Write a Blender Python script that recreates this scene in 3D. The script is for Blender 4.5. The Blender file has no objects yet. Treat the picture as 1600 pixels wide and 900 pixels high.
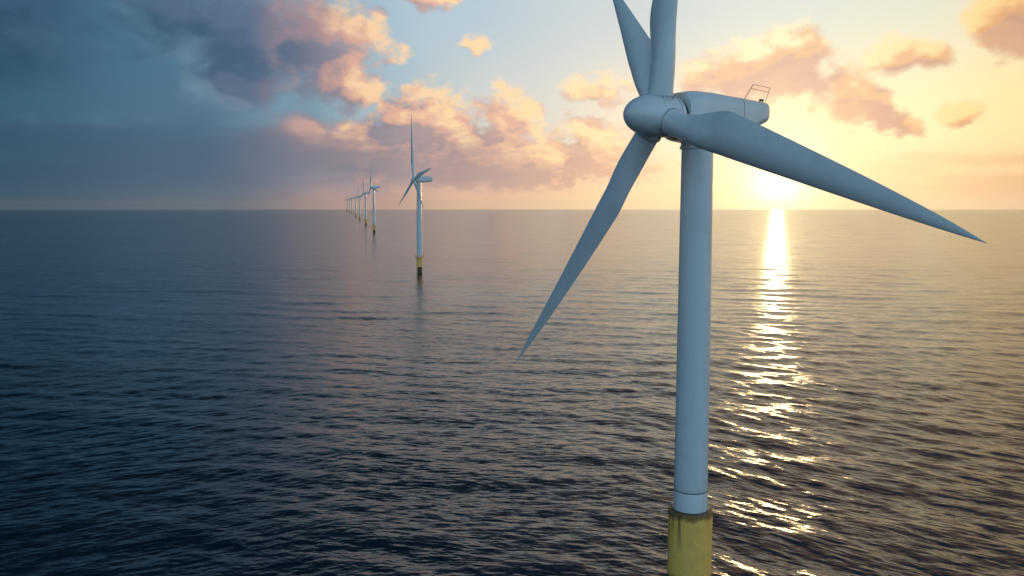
import bpy, bmesh, math, random
import numpy as np
from mathutils import Vector, Matrix

R = math.radians
S = bpy.context.scene
COL = S.collection

# ------------------------------------------------------------------ camera
CAM_H = 47.0
PITCH = math.degrees(math.atan(124 / 1341))
cd = bpy.data.cameras.new('camera')
cd.sensor_width = 36.0
cd.lens = 36.0 * 1341 / 1600
cd.clip_start = 0.5
cd.clip_end = 400000
cam = bpy.data.objects.new('camera', cd)
cam.location = (0, 0, CAM_H)
cam.rotation_euler = (R(90 - PITCH), 0, 0)
COL.objects.link(cam)
S.camera = cam

# ------------------------------------------------------------------ exposure
S.view_settings.view_transform = 'Standard'
S.view_settings.look = 'None'
S.view_settings.exposure = 0.0
S.view_settings.gamma = 1.0
S.view_settings.use_curve_mapping = False
S.cycles.use_denoising = True
S.cycles.max_bounces = 6
S.cycles.glossy_bounces = 3
S.cycles.diffuse_bounces = 2
S.cycles.volume_bounces = 0
S.cycles.sample_clamp_indirect = 4.0
S.cycles.sample_clamp_direct = 12.0

# ------------------------------------------------------------------ sun and sky
SUN_AZ, SUN_EL = 17.1, 1.5            # degrees, azimuth clockwise from +Y
sl = bpy.data.lights.new('sun', 'SUN')
sl.energy = 0.75
sl.angle = R(0.5)
sl.color = (1.0, 0.64, 0.28)
sun = bpy.data.objects.new('sun', sl)
_sd = Vector((math.sin(R(SUN_AZ)) * math.cos(R(SUN_EL)), math.cos(R(SUN_AZ)) * math.cos(R(SUN_EL)), math.sin(R(SUN_EL))))
sun.rotation_euler = (-_sd).to_track_quat('-Z', 'Y').to_euler()
sun.location = _sd * 300
COL.objects.link(sun)

W = bpy.data.worlds.new('World')
S.world = W
W.use_nodes = True


class G:
    """Small expression builder over a node tree."""

    def __init__(self, nt):
        self.nt = nt

    def n(self, t, **kw):
        x = self.nt.nodes.new(t)
        for k, v in kw.items():
            setattr(x, k, v)
        return x

    def put(self, sock, v):
        if isinstance(v, bpy.types.NodeSocket):
            self.nt.links.new(v, sock)
        elif v is not None:
            if sock.type == 'RGBA' and len(v) == 3:
                v = (*v, 1.0)
            sock.default_value = v

    def m(self, op, a, b=None, c=None, clamp=False):
        x = self.n('ShaderNodeMath', operation=op, use_clamp=clamp)
        self.put(x.inputs[0], a); self.put(x.inputs[1], b); self.put(x.inputs[2], c)
        return x.outputs[0]

    def v(self, op, a, b=None, c=None):
        x = self.n('ShaderNodeVectorMath', operation=op)
        self.put(x.inputs[0], a)
        if b is not None:
            self.put(x.inputs[3 if op == 'SCALE' else 1], b)
        self.put(x.inputs[2], c)
        return x.outputs['Value'] if op in ('LENGTH', 'DOT_PRODUCT', 'DISTANCE') else x.outputs['Vector']

    def mix(self, f, a, b, mode='MIX'):
        x = self.n('ShaderNodeMix', data_type='RGBA', blend_type=mode)
        self.put(x.inputs['Factor'], f); self.put(x.inputs[6], a); self.put(x.inputs[7], b)
        return x.outputs[2]

    def ss(self, x, lo, hi, a=0.0, b=1.0, kind='SMOOTHSTEP'):
        y = self.n('ShaderNodeMapRange', interpolation_type=kind)
        for i, q in enumerate((x, lo, hi, a, b)):
            self.put(y.inputs[i], q)
        return y.outputs[0]

    def ramp(self, f, stops, interp='EASE'):
        y = self.n('ShaderNodeValToRGB')
        y.color_ramp.interpolation = interp
        e = y.color_ramp.elements
        while len(e) < len(stops):
            e.new(0.5)
        for el, (p, c) in zip(e, stops):
            el.position = p
            el.color = (*c, 1.0)
        self.put(y.inputs[0], f)
        return y.outputs[0]

    def noise(self, vec, scale, detail=4, rough=0.5, lac=2.0, dist=0.0, col=False):
        y = self.n('ShaderNodeTexNoise')
        self.put(y.inputs['Vector'], vec)
        y.inputs['Scale'].default_value = scale
        y.inputs['Detail'].default_value = detail
        y.inputs['Roughness'].default_value = rough
        y.inputs['Lacunarity'].default_value = lac
        y.inputs['Distortion'].default_value = dist
        return y.outputs['Color' if col else 'Fac']

    def vec(self, x, y, z=0.0):
        c = self.n('ShaderNodeCombineXYZ')
        for i, q in enumerate((x, y, z)):
            self.put(c.inputs[i], q)
        return c.outputs[0]

    def sep(self, vec):
        c = self.n('ShaderNodeSeparateXYZ')
        self.put(c.inputs[0], vec)
        return c.outputs


def s2l(r, g, b):
    f = lambda c: (c / 255 / 12.92) if c / 255 <= 0.04045 else ((c / 255 + 0.055) / 1.055) ** 2.4
    return (f(r), f(g), f(b))


def az_of(u):
    return math.degrees(math.atan((u - 800) / 1341))


def el_of(u, v):
    return math.degrees(math.atan((326 - v) / 1341 * math.cos(R(az_of(u)))))


def build_world():
    nt = W.node_tree
    nt.nodes.clear()
    g = G(nt)
    out = g.n('ShaderNodeOutputWorld')
    bg = g.n('ShaderNodeBackground')
    bg.inputs['Strength'].default_value = 0.1
    nt.links.new(bg.outputs[0], out.inputs[0])
    d = g.n('ShaderNodeTexCoord').outputs['Generated']
    dx, dy, dz = g.sep(d)
    el = g.m('MAXIMUM', g.m('MULTIPLY', g.m('ARCSINE', dz), 57.2958), 0.02)
    az = g.m('MULTIPLY', g.m('ARCTAN2', dx, dy), 57.2958)
    P = g.vec(az, el)
    sky = g.n('ShaderNodeTexSky', sky_type='NISHITA', sun_disc=False, sun_elevation=R(SUN_EL),
              sun_rotation=R(SUN_AZ), altitude=50, air_density=1.0, dust_density=1.5, ozone_density=2.0)
    # elevation never below the horizon in the lookup
    nz = g.m('SINE', g.m('MULTIPLY', el, 1 / 57.2958))
    g.put(sky.inputs[0], g.vec(dx, dy, nz)) if sky.inputs else None

    # --- clear air: colour by azimuth, three heights -----------------------
    azf = g.m('DIVIDE', g.m('ADD', az, 35.0), 70.0, clamp=True)

    def A(u):
        return (az_of(u) + 35) / 70
    low = g.ramp(azf, [(A(0), s2l(42, 86, 110)), (A(350), s2l(80, 108, 130)), (A(560), s2l(196, 158, 152)),
                       (A(760), s2l(240, 192, 160)), (A(960), s2l(250, 214, 170)), (A(1210), s2l(255, 230, 176)),
                       (A(1400), s2l(252, 212, 164)), (A(1600), s2l(240, 196, 154))])
    mid = g.ramp(azf, [(A(0), s2l(42, 92, 120)), (A(300), s2l(70, 110, 138)), (A(480), s2l(112, 146, 166)), (A(580), s2l(156, 182, 194)),
                       (A(800), s2l(214, 214, 206)), (A(1000), s2l(238, 226, 200)), (A(1210), s2l(252, 240, 190)),
                       (A(1400), s2l(250, 238, 188)), (A(1600), s2l(246, 226, 166))])
    top = g.ramp(azf, [(A(0), s2l(34, 72, 100)), (A(250), s2l(66, 112, 142)), (A(450), s2l(128, 168, 188)),
                       (A(700), s2l(176, 198, 212)), (A(950), s2l(198, 210, 214)), (A(1210), s2l(214, 222, 216)),
                       (A(1400), s2l(220, 224, 208)), (A(1600), s2l(236, 222, 186))])
    clear = g.mix(g.ss(el, 0.3, 5.5), low, mid)
    clear = g.mix(g.ss(el, 5.0, 13.0), clear, top)
    # unseen sky above the frame: shaped to darken left water, warm the right
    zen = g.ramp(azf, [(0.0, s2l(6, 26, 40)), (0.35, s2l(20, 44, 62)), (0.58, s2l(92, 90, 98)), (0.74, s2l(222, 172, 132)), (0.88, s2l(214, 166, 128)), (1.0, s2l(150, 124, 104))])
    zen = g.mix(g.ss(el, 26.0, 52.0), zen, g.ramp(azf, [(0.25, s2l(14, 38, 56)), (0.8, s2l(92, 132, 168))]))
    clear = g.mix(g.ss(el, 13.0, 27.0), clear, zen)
    # behind the camera: unseen blue sky, brightened to light the turbine
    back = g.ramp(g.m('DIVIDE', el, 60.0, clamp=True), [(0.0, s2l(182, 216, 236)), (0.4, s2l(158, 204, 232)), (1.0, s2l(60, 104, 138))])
    back = g.v('SCALE', back, g.ss(dx, -0.9, 0.9, 0.85, 1.45, 'LINEAR'))  # stronger on the right, added for a gradient across the tower
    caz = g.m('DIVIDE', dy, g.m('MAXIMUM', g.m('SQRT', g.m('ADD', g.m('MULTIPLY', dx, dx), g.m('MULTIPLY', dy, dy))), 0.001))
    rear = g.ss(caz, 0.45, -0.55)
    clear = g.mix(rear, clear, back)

    # --- clouds ------------------------------------------------------------
    def blob(u0, v0, u1, v1, s=1.0):
        c = ((az_of(u0) + az_of(u1)) / 2, (el_of(u0, v0) + el_of(u1, v1)) / 2)
        r = (abs(az_of(u1) - az_of(u0)) / 2, abs(el_of(u0, v0) - el_of(u0, v1)) / 2)
        return (c[0], c[1], r[0], r[1], s)
    puffs = [blob(250, 165, 720, 320, 1.6), blob(480, 200, 1060, 305, 1.5), blob(500, 90, 620, 190, 0.9), blob(1060, 60, 1320, 165, 1.15), blob(120, -90, 600, 178, 1.3), blob(-900, 80, 430, 310, 1.25), blob(-500, -260, 250, 215, 1.5), blob(60, -60, 500, 110, 1.3), blob(240, 60, 480, 190, 1.35),
             blob(400, 0, 640, 130, 1.15), blob(460, 60, 560, 175, 1.0), blob(-900, -900, 480, 10, 1.9),  # last one: unseen overhead cloud, added so the left water reflects dark
             blob(570, 120, 770, 270, 1.2), blob(730, 135, 860, 260, 1.05), blob(500, 205, 700, 290, 1.0),
             blob(620, 180, 900, 300, 1.25), blob(830, 170, 1020, 300, 1.1), blob(860, 112, 1000, 165, 0.8),
             blob(1040, 85, 1200, 160, 1.0), blob(1150, 38, 1310, 150, 1.12), blob(1255, 92, 1400, 210, 1.15),
             blob(1340, 56, 1475, 128, 1.1), blob(1490, -30, 1720, 105, 1.35), blob(1445, 152, 1555, 208, 0.95),
             blob(1330, 170, 1430, 215, 0.8), blob(600, -30, 740, 26, 1.05), blob(715, 52, 765, 80, 0.85),
             blob(1480, -600, 2300, -120, 1.0), blob(700, -500, 1200, -200, 0.8)]
    fog = [blob(-700, 130, 760, 312, 1.3), blob(300, 185, 900, 318, 0.9), blob(500, 235, 1040, 318, 0.55), blob(1330, 232, 1780, 274, 0.55), blob(1400, 262, 1800, 325, 0.8)]

    crisp = g.ramp(azf, [(A(0), (0.45,) * 3), (A(480), (0.62,) * 3), (A(640), (1.4,) * 3), (A(1080), (1.35,) * 3), (A(1350), (1.0,) * 3), (A(1600), (0.85,) * 3)], 'LINEAR')

    def density(p):
        w = g.v('SUBTRACT', g.noise(p, 0.30, 3, 0.45, col=True), (0.5, 0.5, 0.5))
        q = g.v('MULTIPLY_ADD', w, (4.2, 2.4, 0.0), p)
        acc = None
        for (cx, cy, rx, ry, s) in puffs:
            l = g.v('LENGTH', g.v('MULTIPLY_ADD', q, (1 / rx, 1 / ry, 0), (-cx / rx, -cy / ry, 0)))
            t = g.m('MULTIPLY_ADD', l, -s, s)
            acc = t if acc is None else g.m('MAXIMUM', acc, t)
        f = g.noise(g.v('MULTIPLY', p, (1.0, 1.35, 1.0)), 0.62, 8, 0.54)
        f = g.m('ADD', f, g.m('MULTIPLY', g.ss(g.sep(p)[1], 7.0, 3.5), g.m('MULTIPLY_ADD', g.noise(g.v('MULTIPLY', p, (0.8, 1.7, 1.0)), 1.5, 5, 0.55), 0.7, -0.37)))
        return g.m('ADD', g.m('MULTIPLY', acc, 0.75), g.m('MULTIPLY', g.m('SUBTRACT', f, 0.49), crisp))

    # the one torn gap in the left bank
    gx, gy, gw, gh, _ = blob(190, 88, 290, 148)
    wv = g.v('SUBTRACT', g.noise(g.v('MULTIPLY', P, (0.8, 1.0, 1.0)), 0.55, 5, 0.55, col=True), (0.5, 0.5, 0.5))
    gl = g.v('LENGTH', g.v('MULTIPLY_ADD', g.v('MULTIPLY_ADD', wv, (7.0, 4.5, 0), P), (1 / gw, 1 / gh, 0), (-gx / gw, -gy / gh, 0)))
    hole = g.ss(gl, 1.5, 0.2)
    D0 = density(P)
    tosun = g.v('NORMALIZE', g.vec(g.m('MULTIPLY', g.ss(az, SUN_AZ - 22, SUN_AZ + 16, 1.0, -1.0, 'LINEAR'), 1.0), 0.75, 0.0))
    D1 = density(g.v('MULTIPLY_ADD', tosun, (1.5, 1.5, 0), P))
    soft = g.ramp(azf, [(A(250), (0.95,) * 3), (A(520), (0.42,) * 3)], 'LINEAR')
    cov = g.ss(g.m('MULTIPLY_ADD', hole, -0.5, D0), 0.0, soft)
    lit = g.m('SUBTRACT', D0, D1)
    thin = g.ss(D0, 0.75, 0.1)
    high = g.ss(el, 13.0, 21.0)
    shade = g.ramp(azf, [(A(0), s2l(26, 66, 92)), (A(300), s2l(44, 80, 110)), (A(420), s2l(60, 90, 120)),
                         (A(560), s2l(138, 130, 146)), (A(760), s2l(172, 144, 146)), (A(980), s2l(206, 166, 150)),
                         (A(1210), s2l(204, 166, 152)), (A(1600), s2l(186, 142, 122))])
    glow = g.ramp(azf, [(A(0), s2l(66, 110, 140)), (A(220), s2l(84, 122, 148)), (A(400), s2l(110, 118, 140)), (A(480), s2l(196, 156, 148)),
                        (A(560), s2l(250, 208, 164)), (A(760), s2l(254, 218, 168)), (A(980), s2l(255, 228, 176)),
                        (A(1210), s2l(255, 240, 196)), (A(1600), s2l(254, 212, 140))])
    warm = g.ramp(azf, [(A(0), s2l(50, 86, 116)), (A(390), s2l(84, 104, 132)), (A(480), s2l(156, 130, 138)), (A(580), s2l(222, 170, 148)),
                        (A(700), s2l(228, 176, 154)), (A(980), s2l(232, 190, 158)), (A(1300), s2l(228, 184, 144)), (A(1600), s2l(224, 164, 110))])
    k = g.m('ADD', g.m('MULTIPLY', g.m('MULTIPLY', lit, 1.45), g.ss(D0, 0.55, 1.1, 1.0, 0.4)), g.m('MULTIPLY_ADD', thin, 0.28, g.ss(az, 1.0, 11.0, 0.0, -0.26)))
    # soft light and dark folds inside the bank
    fold = g.noise(g.v('MULTIPLY', P, (0.55, 1.1, 1.0)), 0.22, 5, 0.5, dist=0.6)
    fold = g.m('ADD', g.ss(fold, 0.42, 0.66), g.m('MULTIPLY', hole, 0.45))
    shade_hi = g.ramp(azf, [(A(0), s2l(84, 122, 148)), (A(230), s2l(116, 156, 176)), (A(420), s2l(124, 136, 158)),
                            (A(560), s2l(176, 160, 162)), (A(760), s2l(204, 172, 162)), (A(980), s2l(226, 192, 164)), (A(1600), s2l(214, 166, 132))])
    shade = g.mix(g.m('MULTIPLY', fold, 0.75), shade, shade_hi)
    ccol = g.mix(g.ss(k, -0.05, 0.35), shade, warm)
    ccol = g.mix(g.ss(k, 0.30, 0.75), ccol, glow)
    ccol = g.mix(g.m('MULTIPLY', high, 0.93), ccol, zen)  # clouds above the frame take the same water-shaping tones
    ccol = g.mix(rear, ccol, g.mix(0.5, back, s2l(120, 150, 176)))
    skyc = g.mix(g.m('MULTIPLY', cov, 0.96), clear, ccol)

    # low layered bank: streaks stretched along the horizon
    sp = g.v('MULTIPLY', P, (0.16, 1.15, 1.0))
    sn = g.noise(sp, 0.9, 6, 0.55, dist=0.4)
    facc = None
    for (cx, cy, rx, ry, s) in fog:
        l = g.v('LENGTH', g.v('MULTIPLY_ADD', P, (1 / rx, 1 / ry, 0), (-cx / rx, -cy / ry, 0)))
        t = g.m('MULTIPLY_ADD', l, -s, s)
        facc = t if facc is None else g.m('MAXIMUM', facc, t)
    fcov = g.ss(g.m('ADD', facc, g.m('MULTIPLY_ADD', sn, 1.3, -0.62)), -0.1, 0.85)
    fshade = g.ramp(azf, [(A(0), s2l(38, 80, 106)), (A(300), s2l(58, 94, 122)), (A(520), s2l(108, 118, 140)),
                          (A(700), s2l(160, 142, 150)), (A(980), s2l(222, 180, 158)), (A(1300), s2l(234, 196, 150)), (A(1600), s2l(216, 176, 132))])
    skyc = g.mix(g.m('MULTIPLY', fcov, 0.82), skyc, fshade)
    # a thin layer of horizon haze over all of it
    skyc = g.mix(g.ss(el, 2.2, 0.0, 0.0, 0.65), skyc, low)

    # --- the aureole round the sun ------------------------------------------
    ca = g.v('DOT_PRODUCT', d, tuple(_sd))
    ang = g.m('MULTIPLY', g.m('ARCCOSINE', g.m('MINIMUM', ca, 0.999999)), 57.2958)

    def halo(s, p=1.0):
        return g.m('EXPONENT', g.m('MULTIPLY', g.m('POWER', g.m('DIVIDE', ang, s), p), -1.0))
    skyc = g.mix(1.0, skyc, g.mix(g.m('MULTIPLY', halo(8.0), 0.30), (0, 0, 0), (1.0, 0.76, 0.46)), 'ADD')
    skyc = g.mix(1.0, skyc, g.v('SCALE', (1.0, 0.82, 0.48), g.m('MULTIPLY', halo(1.45, 1.2), 2.1)), 'ADD')
    # the physical sky supplies part of the light
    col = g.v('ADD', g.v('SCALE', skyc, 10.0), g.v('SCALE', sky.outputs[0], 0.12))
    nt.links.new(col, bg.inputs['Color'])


build_world()


# ------------------------------------------------------------------ helpers
def tag(o, label=None, cat=None, group=None, kind=None):
    for k, v in (('label', label), ('category', cat), ('group', group), ('kind', kind)):
        if v:
            o[k] = v
    return o


def link(name, me, mat, parent=None, smooth=True):
    o = bpy.data.objects.new(name, me)
    COL.objects.link(o)
    if mat:
        me.materials.append(mat)
    if parent:
        o.parent = parent
    if smooth:
        me.shade_smooth()
    return o


def bm_obj(name, bm, mat, parent=None, smooth=True, sharp=None):
    me = bpy.data.meshes.new(name)
    bmesh.ops.recalc_face_normals(bm, faces=bm.faces)
    bm.to_mesh(me)
    bm.free()
    if smooth:
        me.shade_smooth()
        if sharp:
            me.set_sharp_from_angle(angle=R(sharp))
    return link(name, me, mat, parent, smooth=False)


def loft(bm, rings, cap0=True, cap1=True):
    vs = [[bm.verts.new(p) for p in r] for r in rings]
    n = len(vs[0])
    for a, b in zip(vs, vs[1:]):
        for i in range(n):
            bm.faces.new((a[i], a[(i + 1) % n], b[(i + 1) % n], b[i]))
    if cap0:
        bm.faces.new(vs[0])
    if cap1:
        bm.faces.new(vs[-1])


def lathe(bm, prof, axis='z', n=64, off=(0, 0, 0), cap0=True, cap1=True):
    rings = []
    for r, h in prof:
        ring = []
        for i in range(n):
            a = 2 * math.pi * i / n
            c, s = r * math.cos(a), r * math.sin(a)
            p = (c, s, h) if axis == 'z' else (h, c, s)
            ring.append((p[0] + off[0], p[1] + off[1], p[2] + off[2]))
        rings.append(ring)
    loft(bm, rings, cap0, cap1)


def rod(bm, a, b, r, n=8):
    a, b = Vector(a), Vector(b)
    q = (b - a).to_track_quat('Z', 'Y')
    rings = []
    for p in (a, b):
        rings.append([p + q @ Vector((r * math.cos(2 * math.pi * i / n), r * math.sin(2 * math.pi * i / n), 0)) for i in range(n)])
    loft(bm, rings)


def box(bm, c, s):
    m = Matrix.Translation(c) @ Matrix.Diagonal((*s, 1))
    bmesh.ops.create_cube(bm, size=1.0, matrix=m)


# ------------------------------------------------------------------ materials
def material(name):
    m = bpy.data.materials.new(name)
    m.use_nodes = True
    b = m.node_tree.nodes['Principled BSDF']
    return m, G(m.node_tree), b


def mat_paint(name, col, rough, dirt=0.1, streak=0.0, dirtcol=(0.25, 0.22, 0.18)):
    m, g, b = material(name)
    tc = g.n('ShaderNodeTexCoord').outputs['Object']
    n1 = g.noise(tc, 0.35, 5, 0.6)
    st = g.noise(g.v('MULTIPLY', tc, (1.6, 1.6, 0.06)), 1.0, 5, 0.6)
    f = g.m('ADD', g.m('MULTIPLY', g.ss(n1, 0.45, 0.75), dirt), g.m('MULTIPLY', g.ss(st, 0.5, 0.78), streak))
    g.put(b.inputs['Base Color'], g.mix(f, col, dirtcol))
    g.put(b.inputs['Roughness'], g.ss(n1, 0.3, 0.8, rough - 0.05, rough + 0.1, 'LINEAR'))
    b.inputs['Coat Weight'].default_value = 0.6
    b.inputs['Coat Roughness'].default_value = 0.16
    return m


def mat_yellow(name, top, bottom):
    """Weathered yellow coating, rusty and grimy at its upper rim, weed-dark near the water."""
    m, g, b = material(name)
    tc = g.n('ShaderNodeTexCoord').outputs['Object']
    x, y, z = g.sep(tc)
    n1 = g.noise(tc, 0.9, 6, 0.62)
    st = g.noise(g.v('MULTIPLY', tc, (1.0, 1.0, 0.05)), 0.8, 6, 0.6)
    fine = g.noise(tc, 6.0, 5, 0.65)
    c = g.mix(g.m('MULTIPLY', g.ss(n1, 0.35, 0.75), 0.55), (1.0, 0.56, 0.12), (0.74, 0.41, 0.09))
    c = g.mix(g.m('MULTIPLY', g.ss(fine, 0.5, 0.8), 0.35), c, (0.95, 0.70, 0.30))
    rz = g.m('ADD', z, g.m('MULTIPLY_ADD', n1, 1.6, -0.8))
    rz = g.m('ADD', rz, g.m('MULTIPLY_ADD', fine, 0.9, -0.45))
    rim = g.ss(rz, top - 1.0, top - 0.15)
    c = g.mix(g.m('MULTIPLY', rim, 0.85), c, (0.10, 0.055, 0.022))
    run = g.m('MULTIPLY', g.ss(st, 0.55, 0.63), g.ss(z, top - 5.5, top - 0.8))
    c = g.mix(g.m('MULTIPLY', run, 0.75), c, (0.09, 0.055, 0.025))
    weed = g.ss(rz, bottom + 0.7, bottom - 0.6)
    c = g.mix(weed, c, (0.03, 0.028, 0.018))
    g.put(b.inputs['Base Color'], c)
    g.put(b.inputs['Roughness'], g.ss(fine, 0.3, 0.7, 0.5, 0.75, 'LINEAR'))
    bp = g.n('ShaderNodeBump')
    bp.inputs['Strength'].default_value = 0.35
    bp.inputs['Distance'].default_value = 0.05
    g.put(bp.inputs['Height'], fine)
    nt = m.node_tree
    nt.links.new(bp.outputs[0], b.inputs['Normal'])
    return m


WHITE = (0.66, 0.69, 0.71)
M_TOWER = mat_paint('tower_paint', WHITE, 0.38, 0.12, 0.2)
M_BLADE = mat_paint('blade_gelcoat', (0.68, 0.70, 0.72), 0.30, 0.14, 0.10)
M_NAC = mat_paint('nacelle_gelcoat', (0.66, 0.69, 0.71), 0.34, 0.08, 0.06)
M_DARK = mat_paint('black_rubber', (0.012, 0.016, 0.016), 0.55, 0.1)
M_GREY = mat_paint('galvanised_steel', (0.12, 0.13, 0.14), 0.45, 0.2)
M_SEAM = mat_paint('seam_sealant', (0.09, 0.10, 0.11), 0.6, 0.1)
M_RUST = mat_paint('rusty_grout', (0.10, 0.06, 0.03), 0.85, 0.5, dirtcol=(0.03, 0.02, 0.015))
M_YEL = mat_yellow('yellow_coating', 9.75, 1.6)
M_YELF = mat_yellow('yellow_coating_clean', 30.0, -30.0)
M_WEED = mat_paint('wet_steel_with_weed', (0.045, 0.038, 0.02), 0.6, 0.5, dirtcol=(0.015, 0.015, 0.01))


# ------------------------------------------------------------------ sea
def wave_tile(N, L, lam, wdir, seed, std, lmin, spread=3, fall=3.3):
    rng = np.random.default_rng(seed)
    k1 = 2 * np.pi * np.fft.fftfreq(N, L / N)
    kx, ky = np.meshgrid(k1, k1, indexing='ij')
    k = np.hypot(kx, ky)
    k[0, 0] = 1e9
    kp = 2 * np.pi / lam
    cosd = (kx * math.cos(wdir) + ky * math.sin(wdir)) / k
    p = np.exp(-1.25 * (kp / k) ** 2) / k ** fall * np.abs(cosd) ** spread * np.where(cosd > 0, 1, 0.15)
    p *= np.exp(-(k * lmin / (2 * np.pi)) ** 2)
    a = np.sqrt(p) * (rng.standard_normal((N, N)) + 1j * rng.standard_normal((N, N)))
    h = np.real(np.fft.ifft2(a))
    s = std / h.std()
    hx = np.real(np.fft.ifft2(-1j * kx / k * a)) * s
    hy = np.real(np.fft.ifft2(-1j * ky / k * a)) * s
    return h * s, hx, hy, L


def sample(t, x, y):
    h, hx, hy, L = t
    N = h.shape[0]
    fx, fy = (x / L * N) % N, (y / L * N) % N
    ix, iy = np.floor(fx).astype(int) % N, np.floor(fy).astype(int) % N
    tx, ty = fx - np.floor(fx), fy - np.floor(fy)
    jx, jy = (ix + 1) % N, (iy + 1) % N
    o = []
    for a in (h, hx, hy):
        o.append((a[ix, iy] * (1 - tx) + a[jx, iy] * tx) * (1 - ty) + (a[ix, jy] * (1 - tx) + a[jx, jy] * tx) * ty)
    return o


def build_sea():
    # rings round the point below the viewpoint, finest in the forward sector
    vpx = np.concatenate([np.arange(760.0, 9.0, -0.72), np.geomspace(9.0, 0.85, 20)])
    r = CAM_H * 858.0 / vpx
    r = np.concatenate([[6.0, 25.0, 40.0], r])
    a = np.concatenate([np.linspace(-180, -46, 60, endpoint=False), np.linspace(-46, 46, 1500, endpoint=False), np.linspace(46, 180, 60)[:-1]])
    a = np.radians(np.unique(a))
    RR, AA = np.meshgrid(r, a, indexing='ij')
    X, Y = RR * np.sin(AA), RR * np.cos(AA)
    dr = RR ** 2 / (CAM_H * 858.0) * 0.72
    da = RR * math.radians(92 / 1500)
    Z = np.zeros_like(X); DX = np.zeros_like(X); DY = np.zeros_like(X)
    # the swell fans out: crests run away to the right, straight ahead level, away to the left
    near = np.exp(-(RR / 520.0) ** 2)
    deg = np.degrees(AA)
    wr = near / (1 + np.exp(-(deg - 9) / 3.5))
    wl = near / (1 + np.exp((deg + 11) / 3.5))
    wm = np.sqrt(np.clip(1 - wr ** 2 - wl ** 2, 0, 1))
    one = np.ones_like(RR)
    tiles = [(wave_tile(512, 311.0, 14.0, R(-142), 3, 0.13, 1.8, 12, 3.9), 8.0, 0.9, wr),
             (wave_tile(512, 283.0, 14.0, R(-50), 5, 0.062, 1.8, 12, 3.9), 8.0, 0.9, wl),
             (wave_tile(512, 337.0, 15.0, R(-103), 7, 0.064, 1.8, 9, 3.8), 8.0, 0.9, wm),
             (wave_tile(512, 83.0, 3.2, R(-128), 11, 0.020, 0.4, 6), 1.9, 0.9, wr),
             (wave_tile(512, 89.0, 3.2, R(-68), 12, 0.014, 0.4, 6), 1.9, 0.9, wl),
             (wave_tile(512, 97.0, 3.2, R(-98), 13, 0.018, 0.4, 5), 1.9, 0.9, wm),
             (wave_tile(512, 37.0, 1.2, R(-108), 29, 0.009, 0.16, 4), 0.8, 0.9, one),
             (wave_tile(512, 613.0, 34.0, R(-101), 31, 0.24, 7.0, 16), 21.0, 0.8, 1 - 0.7 * near)]
    for t, lam, chop, w in tiles:
        h, hx, hy = sample(t, X, Y)
        f = np.exp(-(np.maximum(dr * 0.6, da) / (0.36 * lam)) ** 2) * w
        Z += h * f; DX += hx * f * chop; DY += hy * f * chop
    fwd = (np.abs(AA) < math.radians(44)) & (RR > 41)
    V = np.stack([X + np.where(fwd, DX, 0), Y + np.where(fwd, DY, 0), np.where(fwd, Z, 0)], -1).reshape(-1, 3)
    nr, na = X.shape
    i = np.arange(nr - 1)[:, None] * na
    j = np.arange(na)[None, :]
    jn = (j + 1) % na
    F = np.stack([i + j, i + na + j, i + na + jn, i + jn], -1).reshape(-1, 4)
    me = bpy.data.meshes.new('sea')
    me.vertices.add(len(V)); me.vertices.foreach_set('co', V.ravel())
    me.loops.add(F.size); me.loops.foreach_set('vertex_index', F.ravel().astype(np.int32))
    me.polygons.add(len(F)); me.polygons.foreach_set('loop_start', np.arange(0, F.size, 4, dtype=np.int32))
    me.update(); me.validate()
    m, g, b = material('sea_water')
    pos = g.n('ShaderNodeNewGeometry').outputs['Position']
    x, y, z = g.sep(pos)
    p2 = g.vec(x, y, 0.0)

    def turned(deg):
        rot = g.n('ShaderNodeVectorRotate', rotation_type='Z_AXIS')
        g.put(rot.inputs['Vector'], p2); rot.inputs['Angle'].default_value = R(-deg)
        return rot.outputs[0]
    q, qr, ql = turned(-8), turned(-38), turned(24)
    patch = g.noise(g.v('MULTIPLY', q, (0.35, 1.0, 1.0)), 0.012, 4, 0.55)
    calm = g.ss(patch, 0.35, 0.68, 0.75, 1.2, 'LINEAR')
    dist = g.v('LENGTH', p2)
    far = g.ss(dist, 200.0, 1500.0)

    def slope(qq, scale, detail, rough, ax, ay, stretch):
        c = g.noise(g.v('MULTIPLY', qq, (stretch, 1.0, 1.0)), scale, detail, rough, col=True)
        return g.v('MULTIPLY', g.v('SUBTRACT', c, (0.5, 0.5, 0.5)), (ax, ay, 0.0))
    azw = g.m('MULTIPLY', g.m('ARCTAN2', x, y), 57.2958)
    nearw = g.ss(dist, 700.0, 150.0)
    fr = g.m('MULTIPLY', g.ss(azw, 0.0, 18.0), nearw)
    fl = g.m('MULTIPLY', g.ss(azw, -2.0, -20.0), nearw)
    sl_ = g.mix(fr, slope(q, 2.0, 5, 0.64, 1.1, 1.25, 0.15), slope(qr, 2.0, 5, 0.64, 1.1, 1.25, 0.12))
    sl_ = g.mix(fl, sl_, slope(ql, 2.0, 5, 0.62, 0.6, 0.9, 0.16))
    sl_ = g.v('SCALE', sl_, g.m('MULTIPLY', calm, g.ss(dist, 140.0, 600.0, 1.0, 0.55)))
    s2 = g.v('SCALE', slope(q, 0.16, 5, 0.6, 0.25, 0.42, 0.2), far)
    tot = g.v('ADD', sl_, s2)
    nrm = g.v('NORMALIZE', g.v('ADD', g.n('ShaderNodeNewGeometry').outputs['Normal'], tot))
    m.node_tree.links.new(nrm, b.inputs['Normal'])
    b.inputs['Base Color'].default_value = (0.002, 0.012, 0.022, 1)
    g.put(b.inputs['Roughness'], g.ss(dist, 150.0, 4000.0, 0.15, 0.16))
    b.inputs['IOR'].default_value = 1.345
    o = link('sea', me, m)
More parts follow.
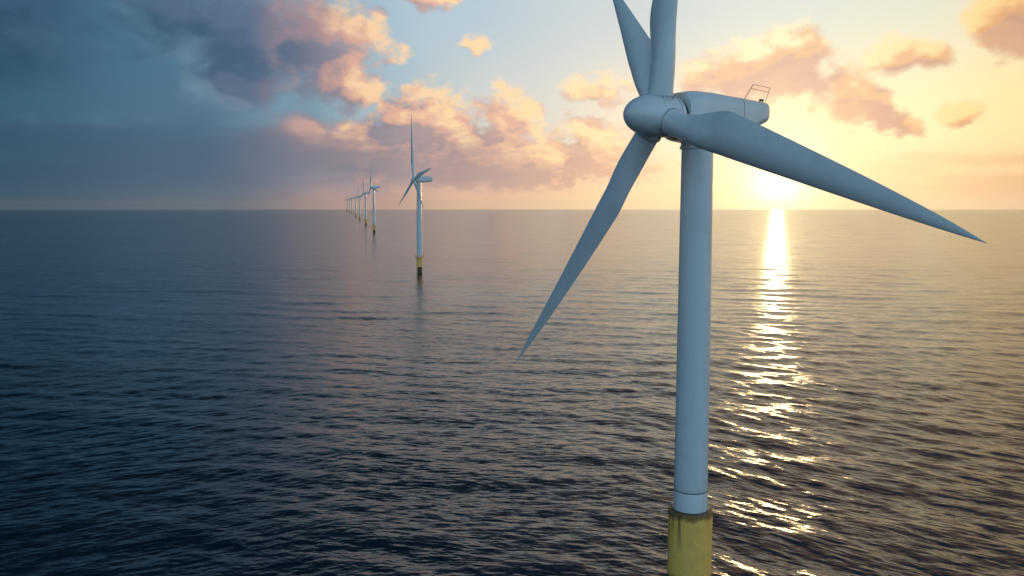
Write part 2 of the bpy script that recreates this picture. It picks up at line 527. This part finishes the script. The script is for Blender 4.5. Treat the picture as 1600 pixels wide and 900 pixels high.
    tag(o, 'dark rippled open sea reaching the horizon', 'sea', kind='structure')


build_sea()


# ------------------------------------------------------------------ wind turbines
def blade_mesh(L, d0, cmax, flip=1, twist0=16.0, pitch=2.0, s_max=0.25, ns=56, nc=44, r0=0.0, bend=0.0):
    """Blade along +Z from z=r0; the trailing bulge toward +Y*flip, thickness along X."""
    rings = []
    for k in range(ns + 1):
        s = (k / ns) ** 1.15
        if k == ns:
            s = 1.0
        def sm(a, b):
            t = min(max((s - a) / (b - a), 0), 1)
            return t * t * (3 - 2 * t)
        fl = sm(0.05, s_max)                               # 0 round root, 1 full aerofoil
        if s < s_max:
            c = d0 + (cmax - d0) * fl
        else:
            t = (s - s_max) / (1 - s_max)
            c = cmax * (1 - t) ** 1.0 * 0.86 + cmax * 0.14 * (1 - t ** 6)
            c = max(c, 0.02)
        tr = (1 - fl) * 1.0 + fl * (0.34 - 0.18 * sm(s_max, 0.8))
        th = c * tr if fl > 0 else d0
        th = min(th, d0)
        tw = R(pitch + twist0 * fl * (1 - s) ** 1.6)
        ax = 0.5 * (1 - fl) + 0.30 * fl
        ring = []
        for i in range(nc):
            a = 2 * math.pi * i / nc
            xc = 0.5 * (1 - math.cos(a))                   # 0 leading edge .. 1 trailing
            sgn = 1 if a < math.pi else -1
            circ = 0.5 * abs(math.sin(a))
            naca = 5 * (0.2969 * math.sqrt(max(xc, 0)) - 0.126 * xc - 0.3516 * xc ** 2 + 0.2843 * xc ** 3 - 0.1015 * xc ** 4)
            camb = 0.06 * 4 * xc * (1 - xc) * c * fl
            yy = (xc - ax) * c * flip
            xx = sgn * th * ((1 - fl) * circ + fl * naca * 1.0) - camb
            X = xx * math.cos(tw) - yy * math.sin(tw)
            Y = xx * math.sin(tw) + yy * math.cos(tw)
            ring.append((X - bend * s * s, Y, r0 + s * (L - r0)))
        rings.append(ring)
    bm = bmesh.new()
    loft(bm, rings)
    bmesh.ops.recalc_face_normals(bm, faces=bm.faces)
    me = bpy.data.meshes.new('blade')
    bm.to_mesh(me); bm.free()
    me.shade_smooth()
    me.set_sharp_from_angle(angle=R(55))
    return me


def rrect(w, h, rad, zc, x, n=8, yc=0):
    pts = []
    for cx, cz, a0 in ((1, 1, 0), (-1, 1, 90), (-1, -1, 180), (1, -1, 270)):
        for i in range(n + 1):
            a = R(a0 + 90 * i / n)
            pts.append((x, yc + cx * (w / 2 - rad) + rad * math.cos(a), zc + cz * (h / 2 - rad) + rad * math.sin(a)))
    return pts


def loft_nacelle(bm, secs):
    loft(bm, [rrect(w, zt - zb, rad, (zt + zb) / 2, x) for (x, w, zb, zt, rad) in secs])


def empty(name, loc, rz):
    o = bpy.data.objects.new(name, None)
    o.empty_display_size = 2
    o.location = loc
    o.rotation_euler = (0, 0, rz)
    COL.objects.link(o)
    return o


YAW = 35.0
HUB_Z = 57.5
OVER = 6.6          # blade plane ahead of the tower axis


def main_turbine():
    t = empty('wind_turbine', (22.19, 103.8, 0), R(YAW))
    tag(t, 'huge white four-bladed wind turbine in the foreground standing on a weathered yellow base', 'wind turbine', 'wind turbines in a row at sea')
    hx = -OVER
    # base
    bm = bmesh.new()
    rng = random.Random(4)
    n = 96
    prof = [(2.70, -6.0), (2.70, 2.0), (2.70, 6.5), (2.71, 9.05), (2.74, 9.45), (2.73, 9.67), (2.60, 9.76), (2.1, 9.72)]
    rings = []
    for (r, h) in prof:
        rings.append([((r + (rng.uniform(-.03, .03) if h > 8.5 else 0)) * math.cos(2 * math.pi * i / n),
                       (r + (rng.uniform(-.03, .03) if h > 8.5 else 0)) * math.sin(2 * math.pi * i / n),
                       h + (rng.uniform(-.035, .035) if 8.5 < h else 0)) for i in range(n)])
    loft(bm, rings)
    tp = bm_obj('transition_piece', bm, M_YEL, t, sharp=40)
    bm = bmesh.new()
    lathe(bm, [(2.08, 9.65), (2.34, 9.71), (2.3, 9.87), (2.2, 9.95), (2.09, 9.95)], n=64, cap0=False, cap1=False)
    bm_obj('grout_ring', bm, M_RUST, tp, sharp=40)
    # tower
    bm = bmesh.new()
    ztop = HUB_Z - 3.2
    lathe(bm, [(2.07, 9.0), (2.07, 12.31), (2.055, 12.35), (2.07, 12.39), (2.06, 13.4), (1.98, 32), (1.93, 44), (1.88, ztop)], n=96)
    tw = bm_obj('tower', bm, M_TOWER, t, sharp=40)
    bm = bmesh.new()
    lathe(bm, [(2.05, 12.27), (2.082, 12.29), (2.084, 12.35), (2.082, 12.42), (2.05, 12.44)], n=96, cap0=False, cap1=False)
    bm_obj('flange_seam', bm, M_SEAM, tw)
    for zz in (30.4, 47.5):
        bm = bmesh.new()
        rr = 2.06 + (zz - 13) * (1.88 - 2.06) / (ztop - 13)
        lathe(bm, [(rr - .03, zz - .05), (rr + .006, zz - .03), (rr + .006, zz + .03), (rr - .03, zz + .05)], n=96, cap0=False, cap1=False)
        bm_obj('weld_seam', bm, M_TOWER, tw)
    bm = bmesh.new()
    lathe(bm, [(1.89, ztop - 0.25), (2.1, ztop - .2), (2.1, ztop + 0.12), (1.98, ztop + .15), (1.98, ztop + 0.7)], n=64)
    bm_obj('yaw_bearing', bm, M_NAC, t, sharp=35)
    # nacelle: local x measured from the tower axis
    bm = bmesh.new()
    x0 = hx + 2.8
    z = HUB_Z
    secs = [(x0, 4.7, z - 2.4, z + 2.7, 1.9), (x0 + .02, 4.95, z - 2.5, z + 2.85, 1.9), (x0 + .9, 5.15, z - 2.6, z + 3.1, 1.85), (x0 + 2.0, 5.3, z - 2.7, z + 3.22, 1.7),
            (x0 + 4.6, 5.3, z - 2.7, z + 3.18, 1.5), (x0 + 7.6, 5.1, z - 2.2, z + 3.0, 1.3), (x0 + 10.6, 4.8, z - 1.3, z + 2.85, 1.1),
            (x0 + 13.4, 4.5, z - .15, z + 2.68, .95), (x0 + 14.1, 4.4, z + .15, z + 2.62, .8), (x0 + 14.35, 4.1, z + .45, z + 2.45, .65)]
    loft_nacelle(bm, secs)
    na = bm_obj('nacelle', bm, M_NAC, t, sharp=40)
    bm = bmesh.new()
    xs = x0 + 9.2
    def at(x):
        for a, b in zip(secs, secs[1:]):
            if a[0] <= x <= b[0]:
                f = (x - a[0]) / (b[0] - a[0])
                return [x] + [a[i] + (b[i] - a[i]) * f for i in range(1, 5)]
    def band(bm, x, wdt, lift):
        rr = []
        for xx, l in ((x - wdt, -.02), (x - wdt * .9, lift), (x + wdt * .9, lift), (x + wdt, -.02)):
            q = at(xx)
            rr.append(rrect(q[1] + 2 * l, q[3] - q[2] + 2 * l, q[4] + l, (q[2] + q[3]) / 2, xx))
        loft(bm, rr, False, False)
    band(bm, xs, 0.045, .012)
    bm_obj('panel_seam', bm, M_SEAM, na)
    bm = bmesh.new()
    band(bm, x0 + .75, 0.5, .03)
    bm_obj('front_collar', bm, M_NAC, na, sharp=30)
    # dark gap between spinner and nacelle
    bm = bmesh.new()
    lathe(bm, [(2.18, hx + 2.1), (2.18, x0 + .3)], axis='x', n=64, off=(0, 0, z))
    bm_obj('shaft_seal', bm, M_DARK, na)
    # railing on the tail
    bm = bmesh.new()
    zt = z + 2.74
    xa, xb = x0 + 10.1, x0 + 14.0
    yy = -1.5
    rod(bm, (xa, yy, zt - .1), (xa + 1.7, yy, zt + 1.95), 0.042)
    rod(bm, (xb, yy, zt - .25), (xb + 1.0, yy, zt + 1.75), 0.034)
    rod(bm, (xa + 1.7, yy, zt + 1.95), (xb + 1.0, yy, zt + 1.75), 0.028)
    rod(bm, (xa + 1.27, yy, zt + 1.43), (xb + .72, yy, zt + 1.2), 0.028)
    bm_obj('railing', bm, M_GREY, na)
    bm = bmesh.new()
    for dx in (0, .38):
        lathe(bm, [(.06, zt - .05), (.06, zt + .12), (.17, zt + .14), (.17, zt + .36), (.06, zt + .42)], n=16, off=(xb - .55 + dx, -1.3, -.1))
    bm_obj('wind_sensor', bm, M_DARK, na, sharp=30)
    # spinner
    bm = bmesh.new()
    Ln, Rh = 4.9, 2.38
    prof = []
    for i in range(25):
        a = i / 24 * math.pi / 2
        prof.append((max(Rh * math.sin(a) ** 1.06, .004), hx - 0.9 - (Ln - 0.9) * math.cos(a) ** 1.0))
    prof += [(Rh + .01, hx), (Rh, hx + 1.4), (Rh - .03, hx + 2.0), (Rh - .08, hx + 2.3), (Rh - .3, hx + 2.35)]
    lathe(bm, prof, axis='x', n=80, off=(0, 0, z + .08))
    hub = bm_obj('spinner', bm, M_NAC, t, sharp=50)
    bm = bmesh.new()
    lathe(bm, [(Rh - .03, hx - .98), (Rh + .004, hx - .95), (Rh + .004, hx - .92), (Rh - .03, hx - .89)], axis='x', n=80, off=(0, 0, z + .08), cap0=False, cap1=False)
    lathe(bm, [(Rh - .2, hx + 1.62), (Rh + .002, hx + 1.64), (Rh + .002, hx + 1.68), (Rh - .2, hx + 1.7)], axis='x', n=80, off=(0, 0, z + .08), cap0=False, cap1=False)
    bm_obj('spinner_seam', bm, M_SEAM, hub)
    bm = bmesh.new()
    box(bm, (hx + 2.0, -1.0, z - Rh + .05), (.6, .5, .35))
    bmesh.ops.bevel(bm, geom=bm.edges[:], offset=.06, segments=2, affect='EDGES')
    bm_obj('inspection_hatch', bm, M_DARK, hub)
    # blades: angle in the rotor plane (0 = toward the viewer's right, 90 = up), length
    std = dict(d0=2.85, cmax=4.5)
    for (ang, L, kw) in ((-19.5, 39.9, dict(flip=1, cmax=4.9)), (83.0, 41.5, dict(flip=1, cmax=3.5)),
                         (229.2, 43.3, dict(flip=1, cmax=4.8, pitch=8)), (117.5, 19.0, dict(flip=-1, cmax=4.0, d0=2.3, s_max=.36))):
        a = dict(std); a.update(kw)
        me = blade_mesh(L, a.pop('d0'), a.pop('cmax'), r0=1.6, **a)
        b = link('blade', me, M_BLADE, t, smooth=False)
        b.location = (hx, 0, z)
        b.rotation_euler = (R(90 - ang), 0, 0)
        if L < 22:
            continue
        bm = bmesh.new()
        lathe(bm, [(1.40, 1.9), (1.56, 2.0), (1.56, 2.42), (1.50, 2.5), (1.42, 2.62)], n=64, cap0=False, cap1=False)
        rr = bm_obj('root_ring', bm, M_NAC, b, sharp=30)
        bm = bmesh.new()
        for i in range(36):
            aa = 2 * math.pi * i / 36
            q = bmesh.ops.create_cube(bm, size=1.0, matrix=Matrix.Rotation(aa, 4, 'Z') @ Matrix.Translation((1.56, 0, 2.3)) @ Matrix.Diagonal((.05, .06, .36, 1)))
        bm_obj('stud_row', bm, M_SEAM, rr, smooth=False)
    return t


main_turbine()


def far_proto():
    """Second turbine; the others further out are copies of it."""
    t = empty('wind_turbine', (0, 0, 0), R(YAW))
    bm = bmesh.new()
    lathe(bm, [(1.6, -6), (1.6, 3.0), (1.9, 3.1), (1.9, 3.5), (1.6, 3.6), (1.6, 4.2)], n=40)
    bm_obj('monopile', bm, M_WEED, t, sharp=40)
    bm = bmesh.new()
    lathe(bm, [(1.76, 4.0), (1.76, 9.9)], n=40)
    tp = bm_obj('transition_piece', bm, M_YELF, t, sharp=40)
    bm = bmesh.new()
    zp, rp = 9.7, 2.55
    lathe(bm, [(1.6, zp), (rp + .1, zp), (rp + .1, zp + .4), (1.6, zp + .4)], n=40)
    def ring_pt(k, z_):
        a = 2 * math.pi * k / 28
        return (rp * math.cos(a), rp * math.sin(a), z_)
    for k in range(0, 28, 2):
        rod(bm, ring_pt(k, zp + .3), ring_pt(k, zp + 1.5), .06, 6)
    for zz in (zp + .95, zp + 1.5):
        for k in range(28):
            rod(bm, ring_pt(k, zz), ring_pt(k + 1, zz), .05, 6)
    bm_obj('platform', bm, M_YELF, tp, sharp=40)
    bm = bmesh.new()
    for yy in (-.4, .4):
        rod(bm, (-1.95, yy, -2), (-1.95, yy, zp), .12, 8)
    for k in range(14):
        rod(bm, (-1.95, -.4, 1 + k * .6), (-1.95, .4, 1 + k * .6), .05, 6)
    bm_obj('boat_ladder', bm, M_YELF, tp)
    bm = bmesh.new()
    lathe(bm, [(1.62, 9.9), (1.6, 26), (1.3, HUB_Z - 1.6)], n=48)
    bm_obj('tower', bm, M_TOWER, t, sharp=40)
    z = HUB_Z
    bm = bmesh.new()
    loft_nacelle(bm, [(-2.2, 2.8, z - 1.6, z + 1.7, 1.2), (-1.6, 3.4, z - 1.8, z + 1.95, 1.2), (3, 3.6, z - 1.8, z + 2.05, 1.0),
                      (8.2, 3.2, z - 1.2, z + 2.0, .9), (8.8, 2.6, z - .6, z + 1.7, .7)])
    bm_obj('nacelle', bm, M_NAC, t, sharp=40)
    bm = bmesh.new()
    lathe(bm, [(max(1.75 * math.sin(i / 12 * math.pi / 2), .01), -3.4 - 1.7 * math.cos(i / 12 * math.pi / 2)) for i in range(13)] + [(1.7, -2.2), (1.5, -1.9)], axis='x', n=40, off=(0, 0, z))
    bm_obj('spinner', bm, M_NAC, t, sharp=50)
    return t


BLADE_FAR = blade_mesh(41.0, 1.7, 2.7, ns=40, nc=28, r0=0.8, bend=-1.0)
BLADE_FAR.materials.append(M_BLADE)


def add_blades(t, blades):
    for ang, f in blades:
        b = bpy.data.objects.new('blade', BLADE_FAR)
        COL.objects.link(b)
        b.parent = t
        b.location = (-3.4, 0, HUB_Z)
        b.rotation_euler = (R(90 - ang), 0, 0)
        b.scale = (1, 1, f)


proto = far_proto()
GRP = 'wind turbines in a row at sea'
# u (pixel column only used for the bearing), distance, hub height, blades, label
far = [
    (656.0, 624, 67.9, [(96, 1.0), (215, .68), (17, .55), (299, .52)], 'white turbine nearest behind the foreground giant, second largest, four blades and yellow platform'),
    (584.8, 1659, 87.8, [(90, .76), (222, .40), (-18, .52)], 'slim turbine just left of the second largest, its yellow collar still clear on the water'),
    (571.8, 2424, 90.9, [(94, .76), (205, .62), (-50, .5)], 'distant turbine with small pale yellow foot, third one back from the foreground'),
    (562.2, 3707, 100.4, [(87, .76), (200, .7), (-35, .5)], 'distant turbine fifth in the row counting back from the foreground giant'),
    (555.8, 5252, 117.5, [(93, .84), (203, .6), (-30, .5)], 'thin faint turbine sixth in the row with its blade standing tall'),
    (549.8, 7878, 141, [(95, .6), (200, .6), (-40, .45)], 'tiny grey turbine seventh in the row near the horizon'),
    (546.4, 10505, 164.5, [(88, .5), (205, .5), (-40, .45)], 'tiny grey turbine third from the far end of the row on the horizon'),
    (543.9, 12605, 182, [(90, .5), (200, .5), (-40, .45)], 'tiny grey turbine next to last at the far end of the row'),
    (541.5, 14657, 197, [(88, .55), (200, .5), (-40, .45)], 'farthest and smallest turbine, leftmost at the end of the row on the horizon'),
]
parts = list(proto.children)
subs = {c: list(c.children) for c in parts}
for i, (u, Y, hub, bl, lab) in enumerate(far):
    if i == 0:
        t = proto
    else:
        t = proto.copy()
        COL.objects.link(t)
        for c in parts:
            cc = c.copy(); COL.objects.link(cc); cc.parent = t
            for s_ in subs[c]:
                ss_ = s_.copy(); COL.objects.link(ss_); ss_.parent = cc
    depth = Y * math.cos(R(PITCH)) + CAM_H * math.sin(R(PITCH))
    t.location = ((u - 800) / 1341 * depth, Y, 0)
    k = hub / HUB_Z
    t.scale = (k, k, k)
    add_blades(t, bl)
    tag(t, lab, 'wind turbine', GRP)


# ------------------------------------------------------------------ evening haze over the sea
def build_haze():
    bm = bmesh.new()
    box(bm, (0, 0, 222.5), (104000, 104000, 455))
    o = bm_obj('haze', bm, None, smooth=False)
    m = bpy.data.materials.new('haze_air')
    m.use_nodes = True
    nt = m.node_tree
    nt.nodes.clear()
    out = nt.nodes.new('ShaderNodeOutputMaterial')
    v = nt.nodes.new('ShaderNodeVolumePrincipled')
    v.inputs['Color'].default_value = (0.80, 0.88, 0.95, 1)
    v.inputs['Density'].default_value = 1.2e-5
    v.inputs['Anisotropy'].default_value = 0.72
    nt.links.new(v.outputs[0], out.inputs['Volume'])
    o.data.materials.append(m)
    tag(o, 'pale evening haze lying over the sea', 'haze', kind='stuff')


build_haze()
